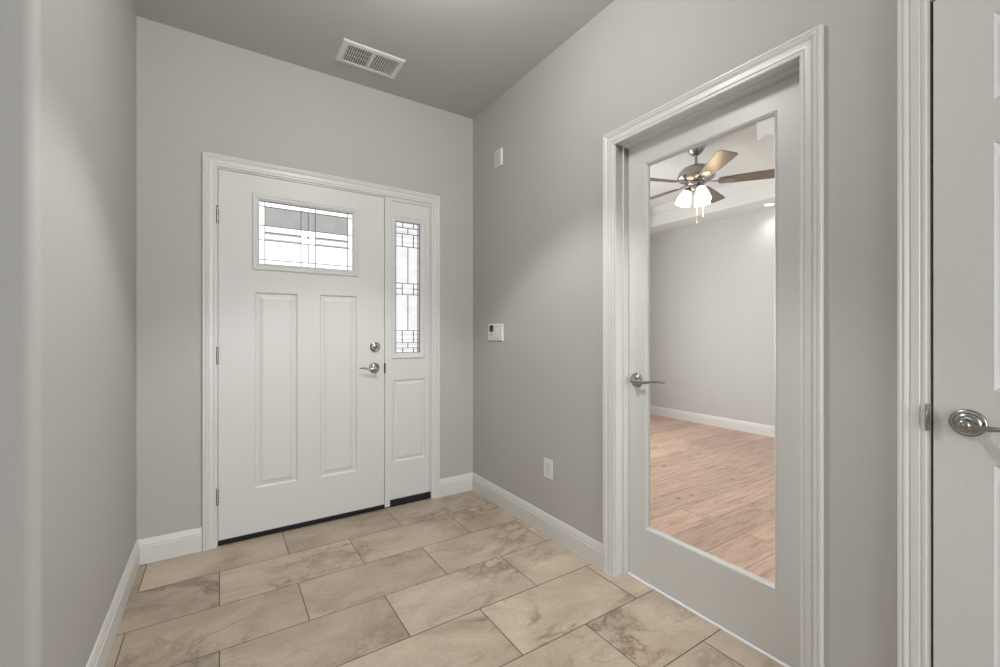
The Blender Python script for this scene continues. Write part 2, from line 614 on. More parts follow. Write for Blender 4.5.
struct(o, 'pale grey study side of the glass door wall', 'wall')
# tray ceiling: flat ledge, upright face, small crown, raised field
mb = MB()
prof = [(-0.06, SZ), (LED, SZ), (LED, TZ - 0.085), (LED + 0.012, TZ - 0.085), (LED + 0.016, TZ - 0.070), (LED + 0.050, TZ - 0.022), (LED + 0.056, TZ - 0.008), (LED + 0.056, TZ)]
mb.rect_ring(WT, OX1, OY0, OY1, prof, cap=True)
mb.slab((WT, OX1 + 0.1), (OY0, OY1 + 0.1), 2.98, 3.02)
o = mb.build('ceiling_study', M['office_ceil'])
struct(o, 'white tray ceiling of the study', 'ceiling')

# window light openings: simple white frames round the daylight
mb = MB(lambda u, v, d: (u, OY1 + d, v)).rect_ring(0.30, 2.20, 0.62, 2.18, [(0, -0.012), (0.05, -0.012), (0.05, 0.06), (0, 0.06)])
mb.box((1.23, 0.66, 0.0), (1.27, 2.14, 0.05))
struct(mb.build('window_2', M['trim']), 'white framed front window of the study', 'window')
mb = MB(lambda u, v, d: (u, YB - d, v)).rect_ring(-1.72, -0.22, 0.20, 2.30, [(0, -0.012), (0.05, -0.012), (0.05, 0.06), (0, 0.06)])
struct(mb.build('window_3', M['trim']), 'white framed tall window behind the camera', 'window')

# porch outside the entry
o = MB().slab((-8, 4.6), (0.141, 9), -0.16, -0.06).build('ground', M['concrete'])
struct(o, 'pale concrete porch outside the front door', 'ground')

# ------------------------------------------------------------------ baseboards
BASE = [(0, 0), (0.014, 0), (0.014, 0.086), (0.0115, 0.089), (0.0115, 0.098), (0.0095, 0.103), (0.0085, 0.112), (0.005, 0.121), (0.003, 0.124), (0, 0.124)]


def base_run(name, pts, mat, label):
    """mitred baseboard along plan points (open path); the room lies to the left of the path"""
    P = [Vector((x, y)) for x, y in pts]
    rings = []
    for i, p in enumerate(P):
        ns = []
        if i:
            t = (p - P[i - 1]).normalized()
            ns.append(Vector((-t.y, t.x)))
        if i < len(P) - 1:
            t = (P[i + 1] - p).normalized()
            ns.append(Vector((-t.y, t.x)))
        n = ns[0] if len(ns) == 1 else (ns[0] + ns[1]) / (1 + ns[0].dot(ns[1]))
        rings.append([(p.x + n.x * d, p.y + n.y * d, z) for d, z in BASE])
    mb = MB()
    mb.loops(rings, cap0=True, cap1=True)
    o = mb.build(name, mat, smooth=True, angle=20)
    return struct(o, label, 'baseboard')


CW = 0.0627
arc = [(XL - R + R * math.cos(PI / 2 * i / 4), YR + R - R * math.sin(PI / 2 * i / 4)) for i in range(4, -1, -1)]
base_run('baseboard_left', [(XL, 0.0), (XL, YR + R)] + arc[::-1][1:] + [(XB, YR)], M['trim'], 'white baseboard along the wall with the rounded corner')
base_run('baseboard_back', [(EX0 - CW + 0.006, 0.0), (XL + 0.0, 0.0)], M['trim'], 'short white baseboard between the wall corner and the hinge side of the front door')
base_run('baseboard_back.001', [(0.0, 0.0), (EX1 + CW - 0.006, 0.0)], M['trim'], 'very short white baseboard beside the narrow sidelight window')
base_run('baseboard_right', [(0.0, -F0 + CW + 0.005), (0.0, 0.0)], M['trim'], 'white baseboard under the wall outlet')
base_run('baseboard_right.001', [(0.0, -K0 + CW + 0.005), (0.0, -F1 - CW - 0.005)], M['trim'], 'white baseboard between glass door and closet door')
base_run('baseboard_study', [(OX1, OY0), (OX1, OY1)], M['study_trim'], 'white baseboard of the study seen through the door glass')

# ------------------------------------------------------------------ casings and jambs
CAS = [(1.1 * t_, d_) for t_, d_ in [(0, 0), (0, 0.0075), (0.003, 0.0095), (0.008, 0.0095), (0.011, 0.0075), (0.014, 0.0105), (0.022, 0.0125), (0.030, 0.0125),
       (0.033, 0.0105), (0.036, 0.0140), (0.042, 0.0175), (0.047, 0.0150), (0.050, 0.0180), (0.0555, 0.0180), (0.057, 0.0160), (0.057, 0)]]

# entry: casing, jambs, mullion post
mb = MB(front)
mb.casing(EX0 + 0.008, EX1 - 0.008, 0.0, EZ - 0.001, CAS)
mb.box((EX0, 0, -0.14), (EX0 + 0.013, EZ, 0.0)).box((EX1 - 0.006, 0, -0.14), (EX1, EZ, 0.0)).box((EX0 + 0.013, EZ - 0.009, -0.14), (EX1 - 0.006, EZ, 0.0))
mb.box((-0.667, 0.008, -0.14), (-0.632, EZ - 0.009, -0.001))                      # mullion between door and sidelight
for a, b in (((EX0 + 0.013, 0.0), (EX0 + 0.028, EZ - 0.009)), ((-0.680, 0.0), (-0.667, EZ - 0.009)), ((EX0 + 0.028, EZ - 0.024), (-0.680, EZ - 0.009))):
    mb.box((a[0], a[1], -0.075), (b[0], b[1], -0.052))                           # stops behind the door
o = mb.build('trim_1', M['trim'], smooth=True, angle=25)
struct(o, 'white casing and jamb around the front door and its sidelight', 'door frame')
mb = MB()
st = [(-0.668, -0.004, 0.93 + 0.034 * math.cos(a)) for a in [PI * i / 8 for i in range(9)]]
mb.tube(st, [(0.0045, 0.001)] + [(0.0065 + 0.004 * math.sin(PI * i / 8), 0.0045) for i in range(1, 8)] + [(0.0045, 0.001)], 10, up=(1, 0, 0))
mb.build('strike_plate', M['rubber'], bpy.data.objects['trim_1'], smooth=True)

# glass door: casing, jamb, stop
mb = MB(side)
mb.casing(F0 - 0.005, F1 + 0.005, 0.0, FZ - 0.002, CAS)
mb.box((F0 - 0.018, 0, -WT), (F0, FZ + 0.018, 0.0)).box((F1, 0, -WT), (F1 + 0.018, FZ + 0.018, 0.0)).box((F0, FZ, -WT), (F1, FZ + 0.018, 0.0))
mb.box((F0, 0, -0.079), (F0 + 0.010, FZ, -0.046)).box((F1 - 0.010, 0, -0.079), (F1, FZ, -0.046)).box((F0 + 0.010, FZ - 0.010, -0.079), (F1 - 0.010, FZ, -0.046))
o = mb.build('trim_2', M['trim'], smooth=True, angle=25)
struct(o, 'white stepped casing and deep jamb around the full-glass door', 'door frame')

# closet: casing, jamb, stop
mb = MB(side)
mb.casing(K0 - 0.005, K1 + 0.005, 0.0, KZ + 0.005, [(t_ * 0.91, d_) for t_, d_ in CAS])
mb.box((K0 - 0.018, 0, -WT), (K0, KZ + 0.018, 0.0)).box((K1, 0, -WT), (K1 + 0.018, KZ + 0.018, 0.0)).box((K0, KZ, -WT), (K1, KZ + 0.018, 0.0))
mb.box((K0, 0, -0.075), (K0 + 0.014, KZ, -0.040)).box((K1 - 0.014, 0, -0.075), (K1, KZ, -0.040)).box((K0 + 0.014, KZ - 0.014, -0.075), (K1 - 0.014, KZ, -0.040))
o3 = mb.build('trim_3', M['trim'], smooth=True, angle=25)
struct(o3, 'white casing of the panelled closet door', 'door frame')
mb = MB()
st = [(-0.006 - 0.005 * math.sin(a), -2.4645, 0.94 + 0.035 * math.cos(a)) for a in [PI * i / 8 for i in range(9)]]
mb.tube(st, [(0.0025, 0.003)] + [(0.0035, 0.003 + 0.005 * math.sin(PI * i / 8)) for i in range(1, 8)] + [(0.0025, 0.003)], 10, up=(1, 0, 0))
mb.build('strike_plate', M['nickel'], o3, smooth=True)

# white strip under the glass door, coloured to stand in for study light
o = MB().extrude([(0.071, 0.0), (0.073, 0.004), (0.078, 0.0062), (0.116, 0.0062), (0.120, 0.0)], lambda p, q: (p, -F1, q), lambda p, q: (p, -F0, q)).build('trim_4', M['gap_glow'])
struct(o, 'thin white strip painted as the light under the full-glass door', 'threshold')

# ------------------------------------------------------------------ hardware builders
def basis(z, x):
    z, x = Vector(z).normalized(), Vector(x).normalized()
    y = z.cross(x)
    m = Matrix((x, y, z)).transposed().to_4x4()
    return m


def lever(parent, pos, out, along, length=0.115, stand=0.042):
    """round stepped rose with a waved lever; out = off the door, along = lever direction"""
    m = Matrix.Translation(pos) @ basis(out, along)
    h = MB().lathe([(0.0345, 0.0), (0.0345, 0.003), (0.032, 0.0065), (0.027, 0.008), (0.0255, 0.0072), (0.024, 0.0095), (0.020, 0.0125), (0.0145, 0.014), (0.0, 0.014)], m, 40) \
        .build('door_handle', M['nickel'], parent, smooth=True, angle=50)
    MB().lathe([(0.0125, 0.013), (0.0110, 0.018), (0.0105, stand - 0.010), (0.0120, stand - 0.006), (0.0120, stand + 0.004), (0.0085, stand + 0.008), (0.0, stand + 0.009)], m, 24).build('spindle', M['nickel'], h, smooth=True, angle=50)
    pts, rad = [], []
    n = 18
    up = 1 if (m.to_3x3() @ Vector((0, 1, 0))).z > 0 else -1
    for i in range(n + 1):
        s = i / n
        x = s * length
        y = up * (-0.0045 * math.sin(min(1, s / 0.6) * PI) + 0.004 * math.sin(max(0, s - 0.45) / 0.55 * PI * 0.7))
        z = stand - 0.005 * s - 0.006 * math.sin(s * PI)
        pts.append(tuple(m @ Vector((x, y, z))))
        rad.append((0.0058 - 0.002 * s, (0.0072 - 0.0030 * s) * (0.55 if i == n else 1)))
    MB().tube(pts, rad, 14, up=(0, 0, 1)).build('lever', M['nickel'], h, smooth=True, angle=60)
    return h


def hinge(parent, T, u, v, d, w=1):
    """butt hinge: knuckle barrel in five, two slim leaves"""
    mb = MB(T)
    hh = 0.0445
    for k in range(5):
        z0 = v - hh + k * 2 * hh / 5 + 0.0006
        z1 = z0 + 2 * hh / 5 - 0.0012
        ring = lambda r, z: [(u + r * math.cos(2 * PI * i / 14), z, d + r * math.sin(2 * PI * i / 14)) for i in range(14)]
        mb.loops([ring(0.0062, z0), ring(0.0068, z0 + 0.001), ring(0.0068, z1 - 0.001), ring(0.0062, z1)], cap0=True, cap1=True)
    mb.loops([ring(0.0068, v + hh), ring(0.0055, v + hh + 0.003), ring(0.0015, v + hh + 0.006)], cap0=True, cap1=True)
    mb.box((u, v - hh, d - 0.012), (u + 0.004, v + hh, d - 0.004))
    return mb.build('hinge', M['nickel'], parent, smooth=True, angle=40)


PANEL = [(0.0, 0.0), (0.003, -0.0045), (0.009, -0.0095), (0.014, -0.0085), (0.020, -0.0085), (0.040, -0.0020), (0.043, -0.0028)]


def panels(mb, rects, face, prof=PANEL):
    for u0, u1, v0, v1 in rects:
        mb.rect_ring(u0, u1, v0, v1, [(i, face + d) for i, d in prof], cap=True)


# ------------------------------------------------------------------ front door
DX0, DX1, DZ0, DZ1 = -1.588, -0.6700, 0.030, 2.056
DF = -0.003
gw = (-1.408, -0.857, 1.540, 1.936)
pr = [(-1.414, -1.193, 0.281, 1.394), (-1.069, -0.847, 0.281, 1.396)]
mb = MB(front)
mb.slab((DX0, DX1), (DZ0, DZ1), DF - 0.044, DF, [gw] + pr)
panels(mb, pr, DF)
for u0, u1, v0, v1 in pr:                                                           # backs of the panels
    mb.box((u0, v0, DF - 0.030), (u1, v1, DF - 0.020))
door1 = mb.build('door_1', M['door'])
struct(door1, 'white front door with a leaded glass window above two tall raised panels', 'door')

mb = MB(front)
mb.rect_ring(-1.427, -0.839, 1.521, 1.954, [(0, DF), (0.0, DF + 0.006), (0.004, DF + 0.010), (0.010, DF + 0.010), (0.013, DF + 0.007), (0.022, DF + 0.007), (0.027, DF + 0.003), (0.035, DF - 0.002), (0.035, DF - 0.013), (0.019, DF - 0.013)])
mb.build('window_frame', M['door'], door1)


def leaded(name_parent, u0, u1, v0, v1, d, lines, panes, thin=0.0042):
    """glass panes (u0f,u1f,v0f,v1f from the top, material key) and came lines in fractions"""
    U = lambda f: u0 + (u1 - u0) * f
    V = lambda f: v1 - (v1 - v0) * f
    mats = {}
    for a, b, c, e, k in panes:
        mats.setdefault(k, []).append((U(a), U(b), V(e), V(c)))
    for k, rs in mats.items():
        mb = MB(front)
        for r in rs:
            mb.box((r[0], r[2], d - 0.003), (r[1], r[3], d))
        mb.build({'bevel': 'clear_glass', 'reed': 'reeded_glass', 'reed_dim': 'reeded_glass', 'strip': 'bevel_strip', 'seedy': 'seedy_glass'}[k], M[k], name_parent)
    mb = MB(front)
    for a, b, c, e in lines:
        w = thin / 2
        if abs(a - b) < 1e-6:
            mb.box((U(a) - w, V(e), d - 0.005), (U(a) + w, V(c), d + 0.0025))
        else:
            mb.box((U(a), V(c) - w, d - 0.005), (U(b), V(c) + w, d + 0.002))
    mb.build('leading', M['zinc'], name_parent)


bl, br_, c0, c1 = 0.055, 0.945, 0.423, 0.577
t0, t1, t2, t3, b0 = 0.082, 0.385, 0.490, 0.615, 0.922
lines = [(bl, bl, 0, 1), (br_, br_, 0, 1), (c0, c0, 0, 1), (c1, c1, 0, 1), (0, 1, t0, t0), (0, 1, b0, b0), (0, 1, t1, t1), (0, 1, t3, t3),
         (0.5, 0.5, t0, t1), (0.5, 0.5, t3, b0), (bl, c0, t2, t2), (c1, br_, t2, t2), (0, 1, 0.008, 0.008), (0, 1, 0.995, 0.995)]
panes = [(bl, c0, t0, t1, 'reed_dim'), (c1, br_, t0, t1, 'reed_dim'), (c0, c1, t0, t1, 'reed_dim'),
         (0, 1, 0, t0, 'bevel'), (0, 1, b0, 1, 'bevel'), (0, bl, t0, b0, 'bevel'), (br_, 1, t0, b0, 'bevel'),
         (bl, br_, t3 + 0.0, b0, 'bevel'), (c0, c1, t1, t3, 'bevel')]
for a, b in ((bl, c0), (c1, br_)):
    panes += [(a, b, t1, t2 - 0.014, 'bevel'), (a, b, t2 - 0.014, t2 + 0.03, 'strip'), (a, b, t2 + 0.03, t3 - 0.03, 'bevel'), (a, b, t3 - 0.03, t3, 'strip')]
leaded(door1, -1.3925, -0.8735, 1.5555, 1.9195, DF - 0.008, lines, panes, 0.0036)
mb = MB(front).lathe([(0.0, 0.0), (0.007, 0.0), (0.006, 0.004), (0.0, 0.006)], Matrix.Translation((-1.133, 1.736, DF - 0.008)), 16)
mb.build('glass_jewel', M['zinc'], door1, smooth=True)

# sweep, hinges, deadbolt, lever
mb = MB(front).box((DX0, 0.004, -0.050), (DX1 + 0.003, 0.0295, -0.006))
mb.box((DX0 + 0.001, 0.005, -0.006), (DX1, 0.010, 0.002)).box((DX0 + 0.001, 0.014, -0.006), (DX1, 0.019, 0.002))
mb.build('door_sweep', M['rubber'], door1)
for z in (1.804, 1.037, 0.271):
    hinge(door1, front, -1.5925, z, 0.006)
P = (-0.732, 0.003, 1.070)
m = Matrix.Translation(P) @ basis((0, -1, 0), (1, 0, 0))
db = MB().lathe([(0.033, 0.0), (0.033, 0.004), (0.0305, 0.008), (0.0265, 0.0095), (0.0245, 0.0075), (0.016, 0.0075), (0.013, 0.011), (0.0, 0.012)], m, 40).build('deadbolt', M['nickel'], door1, smooth=True, angle=50)
mb = MB()
pts = [tuple(m @ Vector((x, 0, 0.0145))) for x in (-0.021, -0.017, -0.008, 0.0, 0.008, 0.017, 0.021)]
mb.tube(pts, [(0.005, 0.002), (0.006, 0.0046), (0.006, 0.0052), (0.006, 0.0060), (0.006, 0.0052), (0.006, 0.0046), (0.005, 0.002)], 12)
mb.build('thumb_turn', M['nickel'], db, smooth=True, angle=60)
lever(door1, (-0.736, 0.003, 0.934), (0, -1, 0), (-1, 0, 0), 0.105)

# ------------------------------------------------------------------ sidelight
SX0, SX1 = -0.632, -0.337
sg = (-0.596, -0.384, 1.004, 1.945)
sp = [(-0.606, -0.376, 0.296, 0.845)]
mb = MB(front)
mb.slab((SX0, SX1), (0.046, EZ - 0.009), DF - 0.045, DF - 0.010, [sg] + sp)
panels(mb, sp, DF - 0.010, [(0.0, 0.0), (0.003, -0.004), (0.008, -0.008), (0.012, -0.0075), (0.017, -0.0075), (0.032, -0.0015), (0.034, -0.002)])
mb.box((sp[0][0], sp[0][2], DF - 0.040), (sp[0][1], sp[0][3], DF - 0.030))
mb.box((SX0, EZ - 0.021, -0.013), (SX1, EZ - 0.009, -0.003))
mb.box((SX0, 0.05, -0.013), (SX0 + 0.010, EZ - 0.021, -0.004)).box((SX1 - 0.010, 0.05, -0.013), (SX1, EZ - 0.021, -0.004))
win1 = mb.build('window_1', M['door'])
struct(win1, 'narrow white sidelight window with leaded glass beside the front door', 'window')
mb = MB(front)
e = DF - 0.010
mb.rect_ring(-0.624, -0.377, 0.989, 1.953, [(0, e), (0, e + 0.005), (0.004, e + 0.008), (0.012, e + 0.008), (0.016, e + 0.005), (0.029, e + 0.004), (0.037, e - 0.001), (0.037, e - 0.010), (0.012, e - 0.010)])
mb.build('window_frame', M['door'], win1)
ys = [0.0, 0.043, 0.090, 0.187, 0.467, 0.553, 0.830, 0.922, 0.962, 1.0]
lines = [(0, 1, y, y) for y in ys[1:-1]] + [(0, 1, 0.003, 0.003), (0, 1, 0.997, 0.997), (0.012, 0.012, 0, 1), (0.988, 0.988, 0, 1)]
lines += [(0.29, 0.29, ys[0], ys[1]), (0.73, 0.73, ys[0], ys[1]), (0.5, 0.5, ys[1], ys[2]), (0.27, 0.27, ys[2], ys[3]), (0.73, 0.73, ys[2], ys[3]),
          (0.5, 0.5, ys[3], ys[4]), (0.27, 0.27, ys[4], ys[5]), (0.73, 0.73, ys[4], ys[5]), (0, 0.27, 0.51, 0.51), (0.73, 1, 0.51, 0.51),
          (0.5, 0.5, ys[5], ys[6]), (0.27, 0.27, ys[6], ys[7]), (0.73, 0.73, ys[6], ys[7]), (0.5, 0.5, ys[7], ys[8]), (0.29, 0.29, ys[8], ys[9]), (0.73, 0.73, ys[8], ys[9])]
panes = [(0, 1, ys[3], ys[4], 'reed'), (0, 1, ys[5], ys[6], 'reed'), (0, 1, 0, ys[3], 'seedy'), (0, 1, ys[4], ys[5], 'seedy'), (0, 1, ys[6], 1, 'seedy')]
leaded(win1, -0.587, -0.412, 1.026, 1.917, e - 0.006, lines, panes, 0.0034)
mb = MB(front).box((SX0 + 0.001, 0.008, -0.05), (SX1 + 0.005, 0.0455, -0.006))
mb.box((SX0 + 0.001, 0.010, -0.006), (SX1 + 0.005, 0.016, 0.001))
mb.build('sill', M['rubber'], win1)
mb = MB(front).box((EX0 + 0.013, 0.0, -0.14), (EX1 - 0.006, 0.004, -0.012))
struct(mb.build('trim_5', M['rubber']), 'black threshold under the front door', 'threshold')

# ------------------------------------------------------------------ full-glass door
GX = -0.080
G0, G1, GZ0, GZ1 = 1.5013, 2.0443, 0.2526, 1.952
mb = MB(side)
mb.slab((F0 + 0.003, F1 - 0.003), (0.0085, FZ - 0.003), GX - 0.035, GX, [(1.483, 2.056, 0.244, 1.956)])
door2 = mb.build('door_2', M['french'], bevel=0.0008)
struct(door2, 'white full-glass door in the right wall showing the study', 'door')
mb = MB(side)
mb.rect_ring(1.4832, 2.0558, 0.2442, 1.9558, [(0.0, GX - 0.001), (0.0, GX + 0.0005), (0.003, GX - 0.001), (0.0055, GX + 0.0002), (0.008, GX - 0.002), (0.011, GX - 0.006), (0.0125, GX - 0.0125), (0.0125, GX - 0.026), (0.0, GX - 0.026)])
mb.build('glazing_bead', M['french'], door2, smooth=True, angle=25)
MB(side).box((1.488, 0.249, GX - 0.018), (2.051, 1.951, GX - 0.013)).build('glass_pane', M['clear'], door2)
# small white shape in the upper corner of the glass, its lower edge hollow
u0, u1 = 1.979, 2.040
edge = [(u0 + 0.004, 1.872), (u0 + 0.016, 1.879), (u0 + 0.034, 1.886), (u0 + 0.048, 1.884), (u0 + 0.060, 1.872), (u1, 1.868)]
poly = edge + [(u1, 1.948), (u0, 1.948)]
mb = MB(side)
mb.loops([[(u, v, GX - 0.0126) for u, v in poly], [(u, v, GX - 0.0120) for u, v in poly]], cap0=True, cap1=True)
sk = mb.build('corner_shape', M['white_shape'], door2)
sk['label'] = 'small white shape'
lever(door2, (0.080, -1.440, 0.939), (-1, 0, 0), (0, -1, 0), 0.172, 0.032)

# ------------------------------------------------------------------ closet door
KF = -0.002
k0, k1 = 2.473, 3.185
cols = [(2.580, 2.772), (2.886, 3.078)]
rows = [(0.210, 0.842), (1.022, 1.629), (1.733, 1.944)]
rects = [(a, b, c, d) for a, b in cols for c, d in rows]
mb = MB(side)
mb.slab((k0, k1), (0.012, 2.040), KF - 0.035, KF, rects)
panels(mb, rects, KF)
for a, b, c, d in rects:
    mb.box((a, c, KF - 0.026), (b, d, KF - 0.016))
door3 = mb.build('door_3', M['closet'])
struct(door3, 'white six-panel closet door with wood grain nearest the camera', 'door')
lever(door3, (0.002, -2.536, 0.937), (-1, 0, 0), (0, -1, 0), 0.125)

# ------------------------------------------------------------------ ceiling register
vx0, vx1, vy0, vy1 = -1.021, -0.668, -0.397, -0.178
vent = empty('ceiling_vent', ((vx0 + vx1) / 2, (vy0 + vy1) / 2, H))
tag(vent, 'white louvered air vent in the hall ceiling above the front door', 'vent')


def rel(p):
    return lambda u, v, d: (u - p[0], v - p[1], d - p[2])


C0 = tuple(vent.location)
T = rel(C0)
mb = MB(T)
mb.rect_ring(vx0, vx1, vy0, vy1, [(0, H - 0.0005), (0, H - 0.003), (0.006, H - 0.0075), (0.026, H - 0.0095), (0.032, H - 0.0085), (0.032, H - 0.0015)])
mb.box((-0.8525, vy0 + 0.032, H - 0.0085), (-0.8385, vy1 - 0.032, H - 0.0015))
mb.build('frame', M['plastic'], vent)
MB(T).box((vx0 + 0.031, vy0 + 0.031, H - 0.0012), (vx1 - 0.031, vy1 - 0.031, H - 0.0004)).build('duct', M['dark'], vent)
for (a, b, sgn) in ((vx0 + 0.033, -0.8525, 1), (-0.8385, vx1 - 0.033, -0.35)):
    mb = MB(T)
    n = 11
    for i in range(n):
        x = a + (i + 0.5) * (b - a) / n
        dx = 0.0036 * sgn
        y0, y1 = vy0 + 0.033, vy1 - 0.033
        ring = lambda y: [(x - dx - 0.0016, y, H - 0.0086), (x - dx + 0.0016, y, H - 0.0086), (x + dx + 0.0016, y, H - 0.0022), (x + dx - 0.0016, y, H - 0.0022)]
        mb.loops([ring(y0), ring(y1)], cap0=True, cap1=True)
    mb.build('louver', M['plastic'], vent)
mb = MB(T)
for f in (0.34, 0.62):
    y = vy0 + 0.033 + f * (vy1 - vy0 - 0.066)
    mb.box((vx0 + 0.033, y - 0.004, H - 0.0030), (-0.8525, y + 0.004, H - 0.0016))
mb.build('damper', M['shade_plastic'], vent)

# ------------------------------------------------------------------ wall devices on the right wall
def device(name, u, v, label, cat):
    e = empty(name, (0.0, -u, v))
    tag(e, label, cat)
    return e, (lambda a, b, d: (-d, -(a - u) , b - v))


# ribbed chime box
e, T = device('door_chime', 0.362, 2.338, 'small white ribbed plastic box high on the right wall near the ceiling', 'chime')
mb = MB(T)
mb.rect_ring(0.3195, 0.4035, 2.281, 2.395, [(0, 0.0), (0, 0.010), (0.003, 0.013), (0.009, 0.013)], cap=True)
mb.build('body', M['plastic'], e)
mb = MB(T)
for i in range(5):
    u = 0.336 + i * 0.0115
    mb.box((u, 2.294, 0.0125), (u + 0.006, 2.382, 0.0150))
mb.build('grille', M['shade_plastic'], e)

# alarm keypad with dark display and hinged cover
e, T = device('alarm_keypad', 0.323, 1.166, 'white wall keypad with a small dark display beside the front door', 'keypad')
T = lambda a, b, d: (-0.45 * d, -(a - 0.323), b - 1.166)     # a shallow housing
ku0, ku1, kv0, kv1 = 0.228, 0.412, 1.110, 1.224
mb = MB(T)
mb.rect_ring(ku0, ku1, kv0, kv1, [(0, 0.0), (0, 0.016), (0.003, 0.020), (0.006, 0.0205)], cap=True)
mb.build('body', M['plastic'], e)
mb = MB(T).rect_ring(0.250, 0.299, 1.170, 1.215, [(0, 0.0205), (0, 0.0222), (0.002, 0.0222), (0.003, 0.0212)], cap=True)
mb.build('display', M['lcd'], e)
mb = MB(T)
mb.rect_ring(0.308, 0.403, 1.137, 1.199, [(0, 0.0205), (0, 0.0235), (0.002, 0.0245)], cap=True)
mb.build('cover', M['plastic'], e)
mb = MB(T)
mb.box((0.290, 1.2045, 0.0204), (0.410, 1.2065, 0.0209)).box((0.382, 1.139, 0.0244), (0.384, 1.198, 0.0250)).box((0.290, 1.1335, 0.0204), (0.410, 1.1355, 0.0209))
mb.build('seam', M['shade_plastic'], e)
for u, v in ((0.252, 1.152), (0.276, 1.152), (0.252, 1.139), (0.276, 1.139)):
    MB(T).rect_ring(u, u + 0.019, v, v + 0.009, [(0, 0.0205), (0, 0.0222), (0.0012, 0.023)], cap=True).build('button', M['shade_plastic'], e)
for u in (0.252, 0.302, 0.350):
    MB(T).box((u, 1.1225, 0.0203), (u + 0.012, 1.1265, 0.0210)).build('indicator', M['dark'], e)

# duplex outlet
e, T = device('wall_outlet', 0.881, 0.384, 'white electrical outlet plate low on the right wall above the baseboard', 'outlet')
mb = MB(T)
mb.slab((0.841, 0.921), (0.328, 0.441), 0.0, 0.004, [(0.8635, 0.8985, 0.350, 0.419)])
mb.build('cover_plate', M['plastic'], e, bevel=0.002)
mb = MB(T)
mb.slab((0.8640, 0.8980), (0.3505, 0.4185), 0.0, 0.0052,
        [(0.8725, 0.8745, 0.398, 0.407), (0.8875, 0.8895, 0.398, 0.407), (0.8790, 0.8830, 0.389, 0.393),
         (0.8725, 0.8745, 0.366, 0.375), (0.8875, 0.8895, 0.366, 0.375), (0.8790, 0.8830, 0.357, 0.361)])
mb.build('receptacle', M['insert'], e)
MB(T).box((0.866, 0.353, 0.0002), (0.896, 0.416, 0.0012)).build('socket_back', M['dark'], e)
for v in (0.338, 0.431):
    m = Matrix.Translation((0.881, v, 0.004))
    MB(T).lathe([(0.0028, 0.0), (0.0028, 0.0006), (0.0015, 0.0012), (0.0, 0.0012)], m, 14).build('screw', M['shade_plastic'], e, smooth=True)

# ------------------------------------------------------------------ study: downlight and ceiling fan
can = empty('downlight', (3.440, -0.455, SZ))
tag(can, 'small lit recessed downlight in the study ceiling ledge', 'light')
MB().lathe([(0.062, 0.0), (0.062, -0.003), (0.058, -0.005), (0.046, -0.004), (0.044, 0.0)], seg=28).build('trim_ring', M['plastic'], can, smooth=True)
MB().lathe([(0.0, -0.0015), (0.046, -0.0015), (0.046, -0.0005), (0.0, -0.0005)], seg=28).build('lens', M['can'], can)
l = bpy.data.lights.new('downlight_lamp', 'SPOT')
l.energy, l.spot_size, l.spot_blend, l.shadow_soft_size, l.color = 8, 2.3, 0.9, 0.04, (1, 0.96, 0.88)
lo = bpy.data.objects.new('downlight_lamp', l)
COL.objects.link(lo)
lo.location = (3.440, -0.455, SZ - 0.012)

FX, FY = 1.90, -0.58
fan = empty('ceiling_fan', (FX, FY, TZ))
tag(fan, 'brushed nickel ceiling fan with brown blades and lit frosted glass shades in the study', 'ceiling fan')
Z = lambda z: z - TZ
MB().lathe([(0.072, 0.0), (0.074, Z(2.785)), (0.068, Z(2.755)), (0.048, Z(2.725)), (0.024, Z(2.708)), (0.0, Z(2.706))], seg=36).build('canopy', M['fan_metal'], fan, smooth=True, angle=50)
MB().lathe([(0.0125, Z(2.72)), (0.0125, Z(2.63)), (0.022, Z(2.628)), (0.024, Z(2.605)), (0.0, Z(2.60))], seg=20).build('downrod', M['fan_metal'], fan, smooth=True, angle=50)
mo = MB().lathe([(0.0, Z(2.618)), (0.035, Z(2.618)), (0.075, Z(2.610)), (0.115, Z(2.590)), (0.143, Z(2.560)), (0.152, Z(2.530)), (0.152, Z(2.512)), (0.146, Z(2.500)), (0.120, Z(2.488)), (0.100, Z(2.474)), (0.0, Z(2.472))], seg=48).build('motor_housing', M['fan_metal'], fan, smooth=True, angle=50)
for i in range(10):                                                                   # raised bright lugs between the housing's cooling slots
    a = 2 * PI * i / 10 + 0.2
    m = Matrix.Rotation(a, 4, 'Z')
    pts = [tuple(m @ Vector((0.138 + 0.012 * math.sin(s_ * PI), -0.018 + 0.036 * s_, Z(2.512) + 0.018 * math.sin(s_ * PI)))) for s_ in [k / 6 for k in range(7)]]
    MB().tube(pts, 0.006, 8).build('housing_lug', M['fan_metal'], mo, smooth=True)
